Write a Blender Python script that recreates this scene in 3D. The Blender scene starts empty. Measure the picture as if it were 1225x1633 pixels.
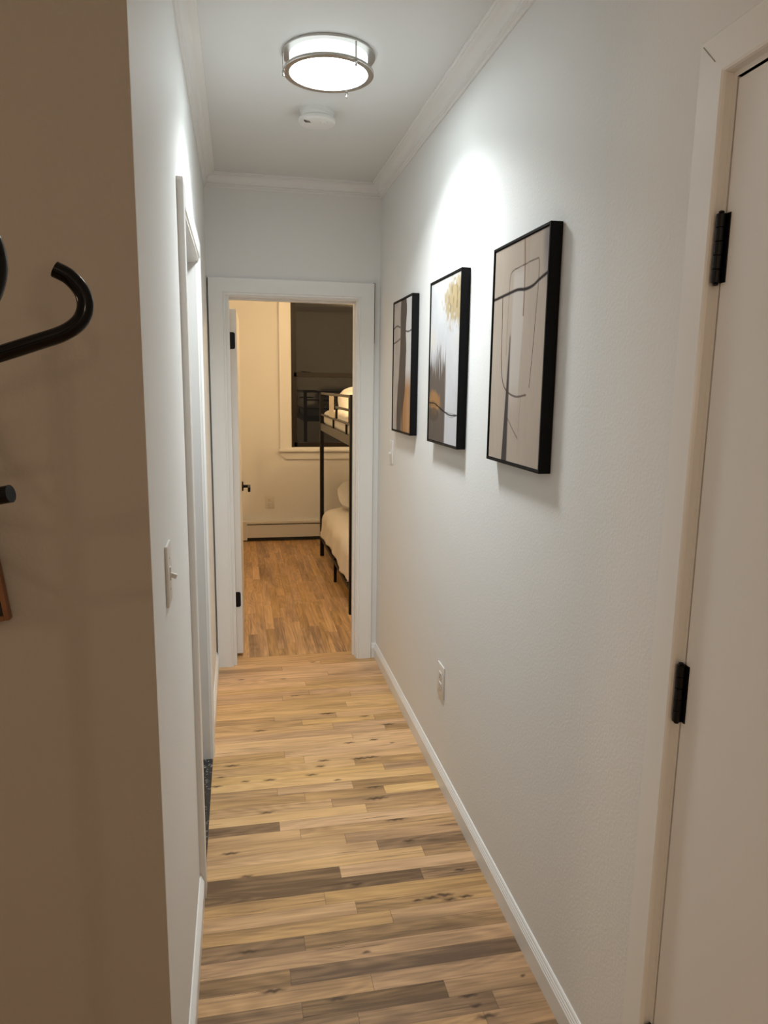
import bpy, bmesh, math, random
import numpy as np
from mathutils import Vector, Matrix

C = bpy.context.scene.collection
scn = bpy.context.scene

# ------------------------------------------------------------------ camera
F_PX, YAW, PITCH, ROLL = 1143.65, 0.2018, 0.1734, -0.0133
def make_camera():
    cy, sy, cp, sp = math.cos(YAW), math.sin(YAW), math.cos(PITCH), math.sin(PITCH)
    fw = Vector((sy*cp, cy*cp, -sp)); rt = Vector((cy, -sy, 0)); dn = fw.cross(rt)
    cr, sr = math.cos(ROLL), math.sin(ROLL)
    X = cr*rt + sr*dn; D = -sr*rt + cr*dn
    m = Matrix((( X.x, -D.x, -fw.x, 0.0), (X.y, -D.y, -fw.y, 0.0), (X.z, -D.z, -fw.z, 1.5), (0, 0, 0, 1)))
    cd = bpy.data.cameras.new('camera'); cd.sensor_fit = 'HORIZONTAL'; cd.sensor_width = 36.0
    cd.lens = F_PX/1225*36.0; cd.clip_start = 0.02
    co = bpy.data.objects.new('camera', cd); C.objects.link(co); co.matrix_world = m
    scn.camera = co
make_camera()

# ------------------------------------------------------------------ world, exposure, lamps
scn.view_settings.view_transform = 'Standard'
scn.view_settings.look = 'None'
scn.view_settings.gamma = 1.0
scn.view_settings.use_curve_mapping = False
scn.view_settings.exposure = 0.0
wd = bpy.data.worlds.new('night'); scn.world = wd; wd.use_nodes = True
wd.node_tree.nodes['Background'].inputs[0].default_value = (0.010, 0.008, 0.006, 1)
wd.node_tree.nodes['Background'].inputs[1].default_value = 1.0

HALL_LAMP = 25.0                    # emission of the hall lamp's bottom diffuser
HALL_SIDE = 1.5                     # emission of its side band
HALL_BEAM = 11.6                    # watts of an area disc added just under the diffuser, thrown downwards
HALL_COL = (0.87, 0.975, 1.0)
BEAM_COL = (0.93, 0.985, 1.0)
ROOM_LAMP = 50.0                    # watts, the two warm bedroom bulbs together
ROOM_COL = (1.0, 0.66, 0.335)
LIV_COL = (1.0, 0.77, 0.56)
LIVING = [((-0.62, -1.5, 2.24), 8.0), ((0.30, -1.9, 1.60), 10.0), ((-1.9, 0.75, 1.45), 12.5)]

def bulb(name, loc, watts, col, rad):
    l = bpy.data.lights.new(name, 'POINT'); l.energy = watts; l.color = col; l.shadow_soft_size = rad
    o = bpy.data.objects.new(name, l); o.location = loc; C.objects.link(o); return o
ld = bpy.data.lights.new('hall_added_beam', 'AREA'); ld.shape = 'DISK'; ld.size = 0.225; ld.energy = HALL_BEAM; ld.color = BEAM_COL
ld.spread = math.radians(128)
lo_ = bpy.data.objects.new('hall_added_beam', ld); lo_.location = (0.297, 2.388, 2.4356); C.objects.link(lo_)
bulb('bedroom_bulb', (1.48, 5.15, 2.36), ROOM_LAMP*0.62, ROOM_COL, 0.06)
bulb('bedroom_bulb', (0.42, 5.00, 2.36), ROOM_LAMP*0.34, ROOM_COL, 0.06)
for i, (p, w) in enumerate(LIVING):
    bulb('living_room_bulb', p, w, LIV_COL, (0.035, 0.035, 0.16)[i % 3])

# ------------------------------------------------------------------ measures (metres)
XR, XL, YE, YN = 0.7347, -0.137, 3.7706, 1.1436
ZC, ZCB, ZB = 2.4958, 2.4324, 0.0815
WT = 0.12                           # wall thickness
BX0, BX1, BY0, BY1 = -0.45, 2.12, YE+WT, 6.98    # bedroom
LX0, LY0 = -3.0, -3.0               # living room
DX0, DX1, DZ = -0.0300, 0.6160, 1.930   # bedroom doorway
SY0, SY1, SZ = 2.030, 2.780, 1.935      # side doorway
CY1, CY0, CZ = 1.029, 0.262, 1.958      # closet doorway on the right

# ------------------------------------------------------------------ materials
def mat(name, col, rough=0.5, metal=0.0, emis=None, estr=0.0, spec=0.5, bump=0.0, bscale=60.0, var=0.0, vscale=6.0, coat=0.0):
    m = bpy.data.materials.new(name); m.use_nodes = True
    nt = m.node_tree; b = nt.nodes['Principled BSDF']
    b.inputs['Base Color'].default_value = (*col, 1); b.inputs['Roughness'].default_value = rough
    b.inputs['Metallic'].default_value = metal
    b.inputs['Specular IOR Level'].default_value = spec
    b.inputs['Coat Weight'].default_value = coat
    if emis: 
        b.inputs['Emission Color'].default_value = (*emis, 1); b.inputs['Emission Strength'].default_value = estr
    if bump or var:
        tc = nt.nodes.new('ShaderNodeTexCoord')
    if bump:
        n = nt.nodes.new('ShaderNodeTexNoise'); n.inputs['Scale'].default_value = bscale; n.inputs['Detail'].default_value = 3
        bp = nt.nodes.new('ShaderNodeBump'); bp.inputs['Strength'].default_value = bump; bp.inputs['Distance'].default_value = 0.002
        nt.links.new(tc.outputs['Object'], n.inputs['Vector']); nt.links.new(n.outputs['Fac'], bp.inputs['Height'])
        nt.links.new(bp.outputs['Normal'], b.inputs['Normal'])
    if var:
        n2 = nt.nodes.new('ShaderNodeTexNoise'); n2.inputs['Scale'].default_value = vscale; n2.inputs['Detail'].default_value = 4
        mx = nt.nodes.new('ShaderNodeMix'); mx.data_type = 'RGBA'
        mx.inputs[6].default_value = (*[c*(1-var) for c in col], 1); mx.inputs[7].default_value = (*[min(1, c*(1+var)) for c in col], 1)
        nt.links.new(tc.outputs['Object'], n2.inputs['Vector']); nt.links.new(n2.outputs['Fac'], mx.inputs[0])
        nt.links.new(mx.outputs[2], b.inputs['Base Color'])
    return m

M = dict(
    wall=mat('wall_paint', (0.84, 0.84, 0.825), 0.62, bump=0.25, bscale=140, var=0.012, vscale=3, spec=0.35),
    tan=mat('tan_wall', (0.44, 0.405, 0.355), 0.62, bump=0.25, bscale=140, var=0.012, vscale=3, spec=0.3),  # even tan, darker than the hallway wall colour
    trim=mat('trim_paint', (0.87, 0.87, 0.855), 0.32, spec=0.45, bump=0.05, bscale=40),
    ceiling=mat('ceiling_paint', (0.80, 0.81, 0.80), 0.8, spec=0.2, bump=0.15, bscale=90),
    doorp=mat('door_paint', (0.84, 0.825, 0.80), 0.38, spec=0.45, bump=0.06, bscale=60),
    nickel=mat('brushed_nickel', (0.50, 0.48, 0.45), 0.34, 1.0),
    glow=mat('lamp_diffuser', (0.9, 0.9, 0.9), 0.5, emis=HALL_COL, estr=HALL_LAMP),
    glowside=mat('lamp_side_band', (0.9, 0.9, 0.9), 0.5, emis=HALL_COL, estr=HALL_SIDE),
    plastic=mat('white_plastic', (0.80, 0.79, 0.76), 0.38, spec=0.5),
    ivory=mat('ivory_plastic', (0.74, 0.72, 0.68), 0.35, spec=0.5),
    slot=mat('dark_slot', (0.02, 0.02, 0.02), 0.6),
    seamshade=mat('seam_shade', (0.10, 0.095, 0.085), 0.9),
    faint=mat('crack_faint', (0.36, 0.33, 0.29), 0.9),
    black=mat('black_hardware', (0.003, 0.003, 0.004), 0.38, 0.0, spec=0.25),
    hook=mat('black_lacquer', (0.0015, 0.0015, 0.002), 0.13, 0.0, spec=0.22),
    frame=mat('black_frame', (0.0035, 0.0035, 0.004), 0.55, spec=0.16),
    bedmetal=mat('bed_metal', (0.006, 0.0055, 0.005), 0.42, 0.0, spec=0.25),
    bedlit=mat('bed_metal_lit', (0.060, 0.054, 0.045), 0.4, 0.0, spec=0.6),  # bed metal again, lighter: warm lamplight on the rails put into the colour
    sash=mat('dark_sash', (0.012, 0.007, 0.004), 0.45, spec=0.4),
    linen=mat('cream_linen', (0.82, 0.77, 0.70), 0.9, spec=0.1, bump=0.3, bscale=50, var=0.04, vscale=5),
    sheet=mat('white_sheet', (0.82, 0.80, 0.77), 0.9, spec=0.1, bump=0.3, bscale=40),
    mattr=mat('mattress_ticking', (0.60, 0.56, 0.52), 0.9, spec=0.1, bump=0.4, bscale=30),
    label=mat('cream_label', (0.72, 0.66, 0.55), 0.6),
    heater=mat('heater_enamel', (0.74, 0.71, 0.66), 0.4, spec=0.4),
    brownwood=mat('brown_wood', (0.20, 0.085, 0.035), 0.45, var=0.3, vscale=30),
    blackp=mat('black_panel', (0.006, 0.006, 0.007), 0.25),
    tile=mat('bath_tile', (0.35, 0.35, 0.34), 0.3),
)

def granite():
    m = bpy.data.materials.new('granite_threshold'); m.use_nodes = True; nt = m.node_tree; b = nt.nodes['Principled BSDF']
    tc = nt.nodes.new('ShaderNodeTexCoord'); v = nt.nodes.new('ShaderNodeTexVoronoi'); v.inputs['Scale'].default_value = 160
    r = nt.nodes.new('ShaderNodeValToRGB'); r.color_ramp.elements[0].color = (0.012, 0.012, 0.012, 1)
    r.color_ramp.elements[1].position = 0.75; r.color_ramp.elements[1].color = (0.03, 0.03, 0.03, 1)
    e = r.color_ramp.elements.new(0.9); e.color = (0.35, 0.34, 0.32, 1)
    nt.links.new(tc.outputs['Object'], v.inputs['Vector']); nt.links.new(v.outputs['Color'], r.inputs[0])
    nt.links.new(r.outputs[0], b.inputs['Base Color']); b.inputs['Roughness'].default_value = 0.35
    return m
M['granite'] = granite()

def glass():
    m = bpy.data.materials.new('window_glass'); m.use_nodes = True; nt = m.node_tree
    nt.nodes.remove(nt.nodes['Principled BSDF']); out = nt.nodes['Material Output']
    t = nt.nodes.new('ShaderNodeBsdfTransparent'); g = nt.nodes.new('ShaderNodeBsdfGlossy'); g.inputs['Roughness'].default_value = 0.0
    g.inputs['Color'].default_value = (1, 1, 1, 1)
    f = nt.nodes.new('ShaderNodeFresnel'); f.inputs['IOR'].default_value = 1.37
    mx = nt.nodes.new('ShaderNodeMixShader')
    nt.links.new(f.outputs[0], mx.inputs[0]); nt.links.new(t.outputs[0], mx.inputs[1]); nt.links.new(g.outputs[0], mx.inputs[2])
    nt.links.new(mx.outputs[0], out.inputs['Surface'])
    return m
M['glass'] = glass()

def oak():
    m = bpy.data.materials.new('oak_strip_floor'); m.use_nodes = True; nt = m.node_tree; b = nt.nodes['Principled BSDF']; L = nt.links
    def att(n):
        a = nt.nodes.new('ShaderNodeAttribute'); a.attribute_name = n; return a.outputs['Fac']
    def math_(op, a, b_=None, c=None, clamp=False):
        n = nt.nodes.new('ShaderNodeMath'); n.operation = op; n.use_clamp = clamp
        for i, v in enumerate((a, b_, c)):
            if v is None: continue
            if isinstance(v, (int, float)): n.inputs[i].default_value = v
            else: L.new(v, n.inputs[i])
        return n.outputs[0]
    uv = nt.nodes.new('ShaderNodeUVMap'); uv.uv_map = 'grain'
    def noise(sx, sy, sc, det, rough=0.55, dist=0.0):
        mp = nt.nodes.new('ShaderNodeMapping'); mp.inputs['Scale'].default_value = (sx, sy, 1)
        n = nt.nodes.new('ShaderNodeTexNoise'); n.inputs['Scale'].default_value = sc; n.inputs['Detail'].default_value = det
        n.inputs['Roughness'].default_value = rough; n.inputs['Distortion'].default_value = dist
        L.new(uv.outputs[0], mp.inputs[0]); L.new(mp.outputs[0], n.inputs['Vector']); return n.outputs['Fac']
    broad = noise(2.2, 14, 1.0, 3, 0.5, 0.6)
    fine = noise(11, 210, 1.0, 5, 0.7, 1.5)
    streak = noise(2.0, 46, 1.0, 4, 0.6, 1.6)
    # cathedral figure: contour lines of a slow noise
    cont = math_('SINE', math_('MULTIPLY', noise(1.3, 8, 1.0, 1, 0.4, 0.4), 85.0))
    t = att('tone')
    t = math_('ADD', t, math_('MULTIPLY', math_('SUBTRACT', broad, 0.5), 0.60))
    t = math_('ADD', t, math_('MULTIPLY', math_('SUBTRACT', fine, 0.5), 0.10))
    t = math_('ADD', t, math_('MULTIPLY', math_('SUBTRACT', streak, 0.5), 0.72))
    t = math_('ADD', t, math_('MULTIPLY', cont, 0.045))
    ramp = nt.nodes.new('ShaderNodeValToRGB'); cr = ramp.color_ramp
    cr.elements[0].position = 0.0; cr.elements[0].color = (0.150, 0.094, 0.054, 1)
    cr.elements[1].position = 1.0; cr.elements[1].color = (0.880, 0.640, 0.370, 1)
    for p, c in ((0.25, (0.320, 0.208, 0.115)), (0.5, (0.560, 0.362, 0.196)), (0.75, (0.760, 0.515, 0.282))):
        e = cr.elements.new(p); e.color = (*c, 1)
    L.new(t, ramp.inputs[0])
    # warmth differs from board to board
    hsv = nt.nodes.new('ShaderNodeHueSaturation'); L.new(ramp.outputs[0], hsv.inputs['Color'])
    L.new(math_('ADD', 0.4935, math_('MULTIPLY', att('hue'), 0.009)), hsv.inputs['Hue'])
    L.new(math_('ADD', 1.00, math_('MULTIPLY', att('hue'), 0.16)), hsv.inputs['Saturation'])
    # dark mineral streaks and knots
    kn = math_('MULTIPLY', att('knot'), math_('ADD', 0.55, math_('MULTIPLY', fine, 0.9)), clamp=True)
    sk = noise(1.6, 48, 1.0, 2, 0.5, 2.0)
    skm = math_('MULTIPLY', math_('SUBTRACT', sk, 0.635), 9.0, clamp=True)
    dk = math_('MAXIMUM', kn, math_('MULTIPLY', skm, 0.62))
    mx = nt.nodes.new('ShaderNodeMix'); mx.data_type = 'RGBA'
    L.new(dk, mx.inputs[0]); L.new(hsv.outputs[0], mx.inputs[6]); mx.inputs[7].default_value = (0.055, 0.028, 0.015, 1)
    # joints
    ac = att('across'); d1 = math_('MULTIPLY', math_('MINIMUM', ac, math_('SUBTRACT', 1.0, ac)), 0.0542)
    d2 = math_('MINIMUM', att('along'), att('left'))
    g1 = math_('SUBTRACT', 1.0, math_('DIVIDE', d1, 0.0010), clamp=True)
    g2 = math_('SUBTRACT', 1.0, math_('DIVIDE', d2, 0.0014), clamp=True)
    gp = math_('MULTIPLY', math_('MAXIMUM', g1, g2), 0.62)
    mx2 = nt.nodes.new('ShaderNodeMix'); mx2.data_type = 'RGBA'
    L.new(gp, mx2.inputs[0]); L.new(mx.outputs[2], mx2.inputs[6]); mx2.inputs[7].default_value = (0.050, 0.028, 0.014, 1)
    L.new(mx2.outputs[2], b.inputs['Base Color'])
    b.inputs['Roughness'].default_value = 0.42; b.inputs['Specular IOR Level'].default_value = 0.35
    bp = nt.nodes.new('ShaderNodeBump'); bp.inputs['Strength'].default_value = 0.12; bp.inputs['Distance'].default_value = 0.0006
    L.new(math_('SUBTRACT', streak, gp), bp.inputs['Height']); L.new(bp.outputs[0], b.inputs['Normal'])
    return m
M['oak'] = oak()

def vcol_mat(name, attr, rough=0.75):
    m = bpy.data.materials.new(name); m.use_nodes = True; nt = m.node_tree; b = nt.nodes['Principled BSDF']
    a = nt.nodes.new('ShaderNodeAttribute'); a.attribute_name = attr
    nt.links.new(a.outputs['Color'], b.inputs['Base Color'])
    b.inputs['Roughness'].default_value = rough; b.inputs['Specular IOR Level'].default_value = 0.08
    tc = nt.nodes.new('ShaderNodeTexCoord'); n = nt.nodes.new('ShaderNodeTexNoise'); n.inputs['Scale'].default_value = 420
    bp = nt.nodes.new('ShaderNodeBump'); bp.inputs['Strength'].default_value = 0.25; bp.inputs['Distance'].default_value = 0.001
    nt.links.new(tc.outputs['Object'], n.inputs['Vector']); nt.links.new(n.outputs['Fac'], bp.inputs['Height']); nt.links.new(bp.outputs[0], b.inputs['Normal'])
    return m

# ------------------------------------------------------------------ mesh helpers
class MB:
    """collects shapes and links them as ONE mesh object"""
    def __init__(s): s.bm = bmesh.new(); s.smooth = False
    def box(s, a, b, bev=0.0, seg=2, rot=None, piv=None):
        x0, y0, z0 = a; x1, y1, z1 = b
        vs = [s.bm.verts.new(p) for p in ((x0,y0,z0),(x1,y0,z0),(x1,y1,z0),(x0,y1,z0),(x0,y0,z1),(x1,y0,z1),(x1,y1,z1),(x0,y1,z1))]
        fs = [s.bm.faces.new([vs[i] for i in f]) for f in ((0,3,2,1),(4,5,6,7),(0,1,5,4),(1,2,6,5),(2,3,7,6),(3,0,4,7))]
        if rot is not None:
            bmesh.ops.rotate(s.bm, verts=vs, cent=piv or ((x0+x1)/2, (y0+y1)/2, (z0+z1)/2), matrix=rot)
        if bev:
            es = list({e for f in fs for e in f.edges})
            bmesh.ops.bevel(s.bm, geom=es, offset=bev, segments=seg, affect='EDGES', profile=0.5)
        return s
    def sweep(s, pts, wdirs, n, prof, closed=False):
        """prof = (a, b) pairs: a along each point's width direction, b along n"""
        n = Vector(n); rings = []
        for p, w in zip(pts, wdirs):
            p = Vector(p); w = Vector(w)
            rings.append([s.bm.verts.new(p + w*a + n*b) for a, b in prof])
        k = len(prof)
        for i in range(len(rings)-1):
            for j in range(k-1):
                s.bm.faces.new((rings[i][j], rings[i+1][j], rings[i+1][j+1], rings[i][j+1]))
            s.bm.faces.new((rings[i][k-1], rings[i+1][k-1], rings[i+1][0], rings[i][0]))
        s.bm.faces.new(rings[0]); s.bm.faces.new(list(reversed(rings[-1])))
        return s
    def lathe(s, prof, c, seg=64, axis='z', cap=True):
        rings = []; cx, cy, cz = c
        for r, h in prof:
            ring = []
            for i in range(seg):
                t = 2*math.pi*i/seg
                if axis == 'z': p = (cx+r*math.cos(t), cy+r*math.sin(t), cz+h)
                elif axis == 'x': p = (cx+h, cy+r*math.cos(t), cz+r*math.sin(t))
                else: p = (cx+r*math.cos(t), cy+h, cz+r*math.sin(t))
                ring.append(s.bm.verts.new(p))
            rings.append(ring)
        for a, b in zip(rings, rings[1:]):
            for i in range(seg):
                s.bm.faces.new((a[i], a[(i+1) % seg], b[(i+1) % seg], b[i]))
        if cap:
            s.bm.faces.new(list(reversed(rings[0]))); s.bm.faces.new(rings[-1])
        return s
    def tube(s, pts, r, seg=12, rs=None, cut=None):
        pts = [Vector(p) for p in pts]; rings = []; up = None
        for i, p in enumerate(pts):
            t = (pts[min(i+1, len(pts)-1)] - pts[max(i-1, 0)]).normalized()
            if up is None:
                up = Vector((0, 0, 1)) if abs(t.z) < 0.9 else Vector((1, 0, 0))
            u = t.cross(up).normalized(); v = u.cross(t).normalized(); up = v
            rr = rs[i] if rs else r
            rings.append([s.bm.verts.new(p + rr*(math.cos(2*math.pi*k/seg)*u + math.sin(2*math.pi*k/seg)*v)) for k in range(seg)])
        for a, b in zip(rings, rings[1:]):
            for i in range(seg): s.bm.faces.new((a[i], a[(i+1) % seg], b[(i+1) % seg], b[i]))
        s.bm.faces.new(list(reversed(rings[0]))); s.bm.faces.new(rings[-1]); return s
    def build(s, name, m, parent=None, smooth=False, angle=40):
        bmesh.ops.recalc_face_normals(s.bm, faces=s.bm.faces)
        me = bpy.data.meshes.new(name); s.bm.to_mesh(me); s.bm.free()
        me.materials.append(m)
        if smooth:
            for p in me.polygons: p.use_smooth = True
            try: me.set_sharp_from_angle(angle=math.radians(angle))
            except Exception: pass
        o = bpy.data.objects.new(name, me); C.objects.link(o)
        if parent is not None:
            o.parent = parent; o.matrix_parent_inverse = Matrix.Translation(-parent.location) if parent.type == 'EMPTY' else Matrix.Identity(4)
            if parent.type != 'EMPTY': o.matrix_parent_inverse = Matrix.Identity(4)
        return o

def grid_obj(name, P, m, parent=None, smooth=True, cols=None):
    """P = (n, k, 3) array of points"""
    n, k, _ = P.shape; me = bpy.data.meshes.new(name)
    v = P.reshape(-1, 3); idx = np.arange(n*k).reshape(n, k)
    f = np.stack([idx[:-1, :-1], idx[1:, :-1], idx[1:, 1:], idx[:-1, 1:]], -1).reshape(-1, 4)
    me.from_pydata(v.tolist(), [], f.tolist()); me.materials.append(m)
    if cols is not None:
        a = me.color_attributes.new('paint', 'FLOAT_COLOR', 'POINT')
        cc = np.ones((n*k, 4), np.float32); cc[:, :3] = cols.reshape(-1, 3); a.data.foreach_set('color', cc.ravel())
    if smooth: me.polygons.foreach_set('use_smooth', [True]*len(me.polygons))
    me.update(); o = bpy.data.objects.new(name, me); C.objects.link(o)
    if parent is not None: o.parent = parent; o.matrix_parent_inverse = Matrix.Translation(-parent.location)
    return o

def thing(name, label, cat, loc, group=None):
    o = bpy.data.objects.new(name, None); C.objects.link(o); o.location = loc; o.empty_display_size = 0.05
    if label: o['label'] = label
    if cat: o['category'] = cat
    if group: o['group'] = group
    return o
def tag(o, label, cat, group=None):
    o['label'] = label; o['category'] = cat
    if group: o['group'] = group
    return o
def struct(o, label=None, cat=None):
    o['kind'] = 'structure'
    if label: o['label'] = label
    if cat: o['category'] = cat
    return o

# ------------------------------------------------------------------ walls and ceilings
H = ZC + 0.06
w = MB()
w.box((XR, CY1, 0), (XR+WT, BY0, H)); w.box((XR, CY0, CZ), (XR+WT, CY1, H)); w.box((XR, LY0, 0), (XR+WT, CY0, H))
struct(w.build('wall_right', M['wall']), 'smooth off white wall on the right with the three paintings', 'wall')
w = MB()
w.box((XL-WT, YN, 0), (XL, SY0, H)); w.box((XL-WT, SY0, SZ), (XL, SY1, H)); w.box((XL-WT, SY1, 0), (XL, YE, H))
struct(w.build('wall_left', M['wall']), 'off white hallway wall on the left with the light switch', 'wall')
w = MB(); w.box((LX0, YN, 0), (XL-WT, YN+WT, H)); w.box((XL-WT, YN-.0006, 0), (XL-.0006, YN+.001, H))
struct(w.build('wall_near', M['tan']), 'tan wall behind the black coat hooks', 'wall')
w = MB()
w.box((BX0, YE, 0), (DX0-.013, BY0, H)); w.box((DX0-.013, YE, DZ+.013), (DX1+.013, BY0, H)); w.box((DX1+.013, YE, 0), (XR, BY0, H)); w.box((XR+WT, YE, 0), (BX1, BY0, H))
struct(w.build('wall_end', M['wall']), 'off white end wall of the hallway around the bedroom doorway', 'wall')
# living room and side room shells
w = MB(); w.box((LX0-WT, LY0, 0), (LX0, YN, H)); struct(w.build('wall_living_left', M['wall']))
w = MB(); w.box((LX0-WT, LY0-WT, 0), (XR+WT, LY0, H)); struct(w.build('wall_living_back', M['wall']))
w = MB(); w.box((-1.7-WT, YN+WT, 0), (-1.7, YE, H)); w.box((-1.7, YE, 0), (BX0, YE+WT, H))
struct(w.build('wall_side_room', M['wall']))
w = MB(); w.box((LX0, LY0, ZC), (XR, YE, H)); struct(w.build('ceiling', M['ceiling']), 'plain white hallway ceiling', 'ceiling')
w = MB(); w.box((-1.7, YN+WT, -0.05), (XL-WT, YE, 0.0)); struct(w.build('floor_side_room', M['tile']))
# bedroom
WX0, WX1, WZ0, WZ1 = 0.507, 1.42, 0.909, 2.39
w = MB()
w.box((BX0-WT, BY1, 0), (WX0, BY1+0.16, H)); w.box((WX1, BY1, 0), (BX1+WT, BY1+0.16, H))
w.box((WX0, BY1, 0), (WX1, BY1+0.16, WZ0)); w.box((WX0, BY1, WZ1), (WX1, BY1+0.16, H))
struct(w.build('wall_bedroom_far', M['wall']), 'bedroom wall with the window, lit warm', 'wall')
w = MB(); w.box((BX0-WT, YE, 0), (BX0, BY1, H)); struct(w.build('wall_bedroom_left', M['wall']))
w = MB(); w.box((BX1, YE, 0), (BX1+WT, BY1, H)); struct(w.build('wall_bedroom_right', M['wall']))
w = MB(); w.box((BX0, BY0, ZC), (BX1, BY1, H)); struct(w.build('ceiling_bedroom', M['ceiling']))

# ------------------------------------------------------------------ floors
PW = 0.0542; FY0 = 1.541
HALL_ROWS = {  # row: [(joint x, tone left, tone right), ...]
 -2: [(0.255,.50,.48),(0.598,.40,.58)], -1: [(0.124,.48,.36),(0.487,.34,.55)], 0: [(0.307,.74,.66)], 1: [(0.103,.40,.33)],
 2: [(None,.68,.68)], 3: [(0.149,.42,.50)], 4: [(0.404,.68,.70)], 5: [(0.31,.72,.66)], 6: [(0.224,.60,.68)], 7: [(0.535,.27,.42)],
 8: [(0.285,.24,.80)], 9: [(0.568,.76,.58)], 10: [(0.426,.72,.36)], 11: [(0.326,.68,.64)], 12: [(0.179,.60,.56)], 13: [(0.112,.20,.72)],
 14: [(0.426,.82,.52)], 15: [(0.308,.62,.48)], 16: [(0.214,.55,.48),(0.514,.40,.86)], 17: [(0.116,.48,.62),(0.401,.62,.48)],
 18: [(None,.74,.74)], 19: [(0.545,.70,.45)], 20: [(0.436,.66,.42)], 21: [(0.235,.62,.72)], 22: [(0.16,.50,.70)], 23: [(None,.74,.7)],
 24: [(0.46,.78,.66)], 25: [(0.617,.60,.40)], 26: [(0.39,.62,.55)], 27: [(0.256,.52,.66),(0.588,.62,.48)], 28: [(0.135,.45,.50),(0.418,.36,.62)],
 29: [(None,.68,.62)], 30: [(0.48,.62,.70)], 31: [(None,.66,.60)], 32: [(0.185,.52,.55),(0.518,.42,.50)], 33: [(0.319,.55,.62)],
 34: [(None,.62,.6)], 35: [(0.312,.70,.54)], 36: [(None,.60,.56)], 37: [(0.44,.66,.58)], 38: [(None,.62,.7)], 39: [(0.206,.48,.72)],
 40: [(0.42,.66,.58)], 41: [(None,.58,.58)], 42: [(None,.60,.60)]}
KNOTS = [(-0.003,1.728,1),(0.057,1.588,1.3),(0.212,1.535,1),(0.309,1.668,.5),(-0.053,2.155,1.2),(-0.003,2.033,.8),(0.325,1.937,.8),(0.536,1.839,1),
 (0.582,1.842,1),(0.588,1.822,.9),(0.567,1.847,.6),(0.493,1.835,.6),(0.658,1.944,.8),(0.536,1.484,1),(0.545,1.452,.7),(0.561,1.418,1.2),(0.64,1.826,.9),
 (0.694,1.517,.3),(-0.052,2.709,1.3),(0.254,2.586,1),(-0.001,2.583,.7),(0.092,2.578,1),(-0.094,2.628,.8),(0.313,2.686,1),(0.295,2.644,.8),(0.073,2.363,1),
 (-0.108,2.566,.9),(0.349,2.532,.6),(0.465,2.678,1.6),(0.505,2.679,1.4),(0.532,2.116,.8),(0.479,2.46,1.5),(0.517,2.242,1.6),(0.474,2.382,1.8),(0.068,2.989,1.2),
 (0.372,3.107,1.2),(0.203,3.541,.7),(0.38,3.746,.8),(0.247,3.327,1),(-0.011,3.567,.7),(0.636,2.952,1.2),(0.546,3.05,1),(0.438,2.814,1),(0.382,3.105,1.3),
 (0.546,2.823,.8),(0.619,2.785,.5)]
rng = random.Random(4)
def boards_mesh(name, boards, m):
    """boards: (x0, x1, y0, y1, tone, along_axis, fine, z)"""
    V = []; Fc = []; A = {k: [] for k in ('tone', 'hue', 'across', 'along', 'left', 'knot')}; UV = []
    base = 0
    for (x0, x1, y0, y1, tone, ax, fine) in boards:
        ln = (x1-x0) if ax == 'x' else (y1-y0)
        na = max(2, int(ln/0.0045)+1) if fine else 2; nc = 15 if fine else 2
        a = np.linspace(0, 1, na); c = np.linspace(0, 1, nc)
        AA, CC = np.meshgrid(a, c, indexing='ij'); AA = AA.ravel(); CC = CC.ravel()
        if ax == 'x': X = x0+AA*(x1-x0); Y = y0+CC*(y1-y0)
        else: Y = y0+AA*(y1-y0); X = x0+CC*(x1-x0)
        n = len(AA); V.append(np.stack([X, Y, np.zeros(n)], 1))
        idx = base+np.arange(n).reshape(na, nc)
        q = np.stack([idx[:-1, :-1], idx[1:, :-1], idx[1:, 1:], idx[:-1, 1:]], -1).reshape(-1, 4)
        if ax == 'y': q = q[:, ::-1]
        Fc.append(q)
        base += n
        s = rng.random()*50; hu = rng.random()
        A['tone'].append(np.full(n, tone)); A['hue'].append(np.full(n, hu)); A['across'].append(CC)
        A['along'].append(AA*ln); A['left'].append((1-AA)*ln)
        k = np.zeros(n)
        if fine:
            for (kx, ky, ks) in KNOTS:
                if y0-0.002 < ky < y1+0.002 and x0-0.05 < kx < x1+0.05:
                    dx = (X-kx)/(0.023*ks); dy = (Y-ky)/(0.0056*(0.6+0.4*ks)); wob = 0.25*np.sin(X*260+ky*90)
                    k = np.maximum(k, np.clip(1.55-np.sqrt(dx*dx+(dy+wob)**2)*1.1, 0, 1)*0.9)
        A['knot'].append(k)
        UV.append(np.stack([AA*ln+s, CC*0.0542+s*0.37], 1))
    V = np.concatenate(V); Fc = np.concatenate(Fc)
    me = bpy.data.meshes.new(name)
    me.vertices.add(len(V)); me.vertices.foreach_set('co', V.astype(np.float32).ravel())
    me.loops.add(len(Fc)*4); me.loops.foreach_set('vertex_index', Fc.astype(np.int32).ravel())
    me.polygons.add(len(Fc)); me.polygons.foreach_set('loop_start', (np.arange(len(Fc))*4).astype(np.int32))
    me.update(calc_edges=True)
    for k_, v in A.items():
        at = me.attributes.new(k_, 'FLOAT', 'POINT'); at.data.foreach_set('value', np.concatenate(v).astype(np.float32))
    ul = me.uv_layers.new(name='grain'); UVc = np.concatenate(UV)[Fc.ravel()]
    ul.data.foreach_set('uv', UVc.astype(np.float32).ravel())
    me.materials.append(m); me.validate()
    o = bpy.data.objects.new(name, me); C.objects.link(o); return o

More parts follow.
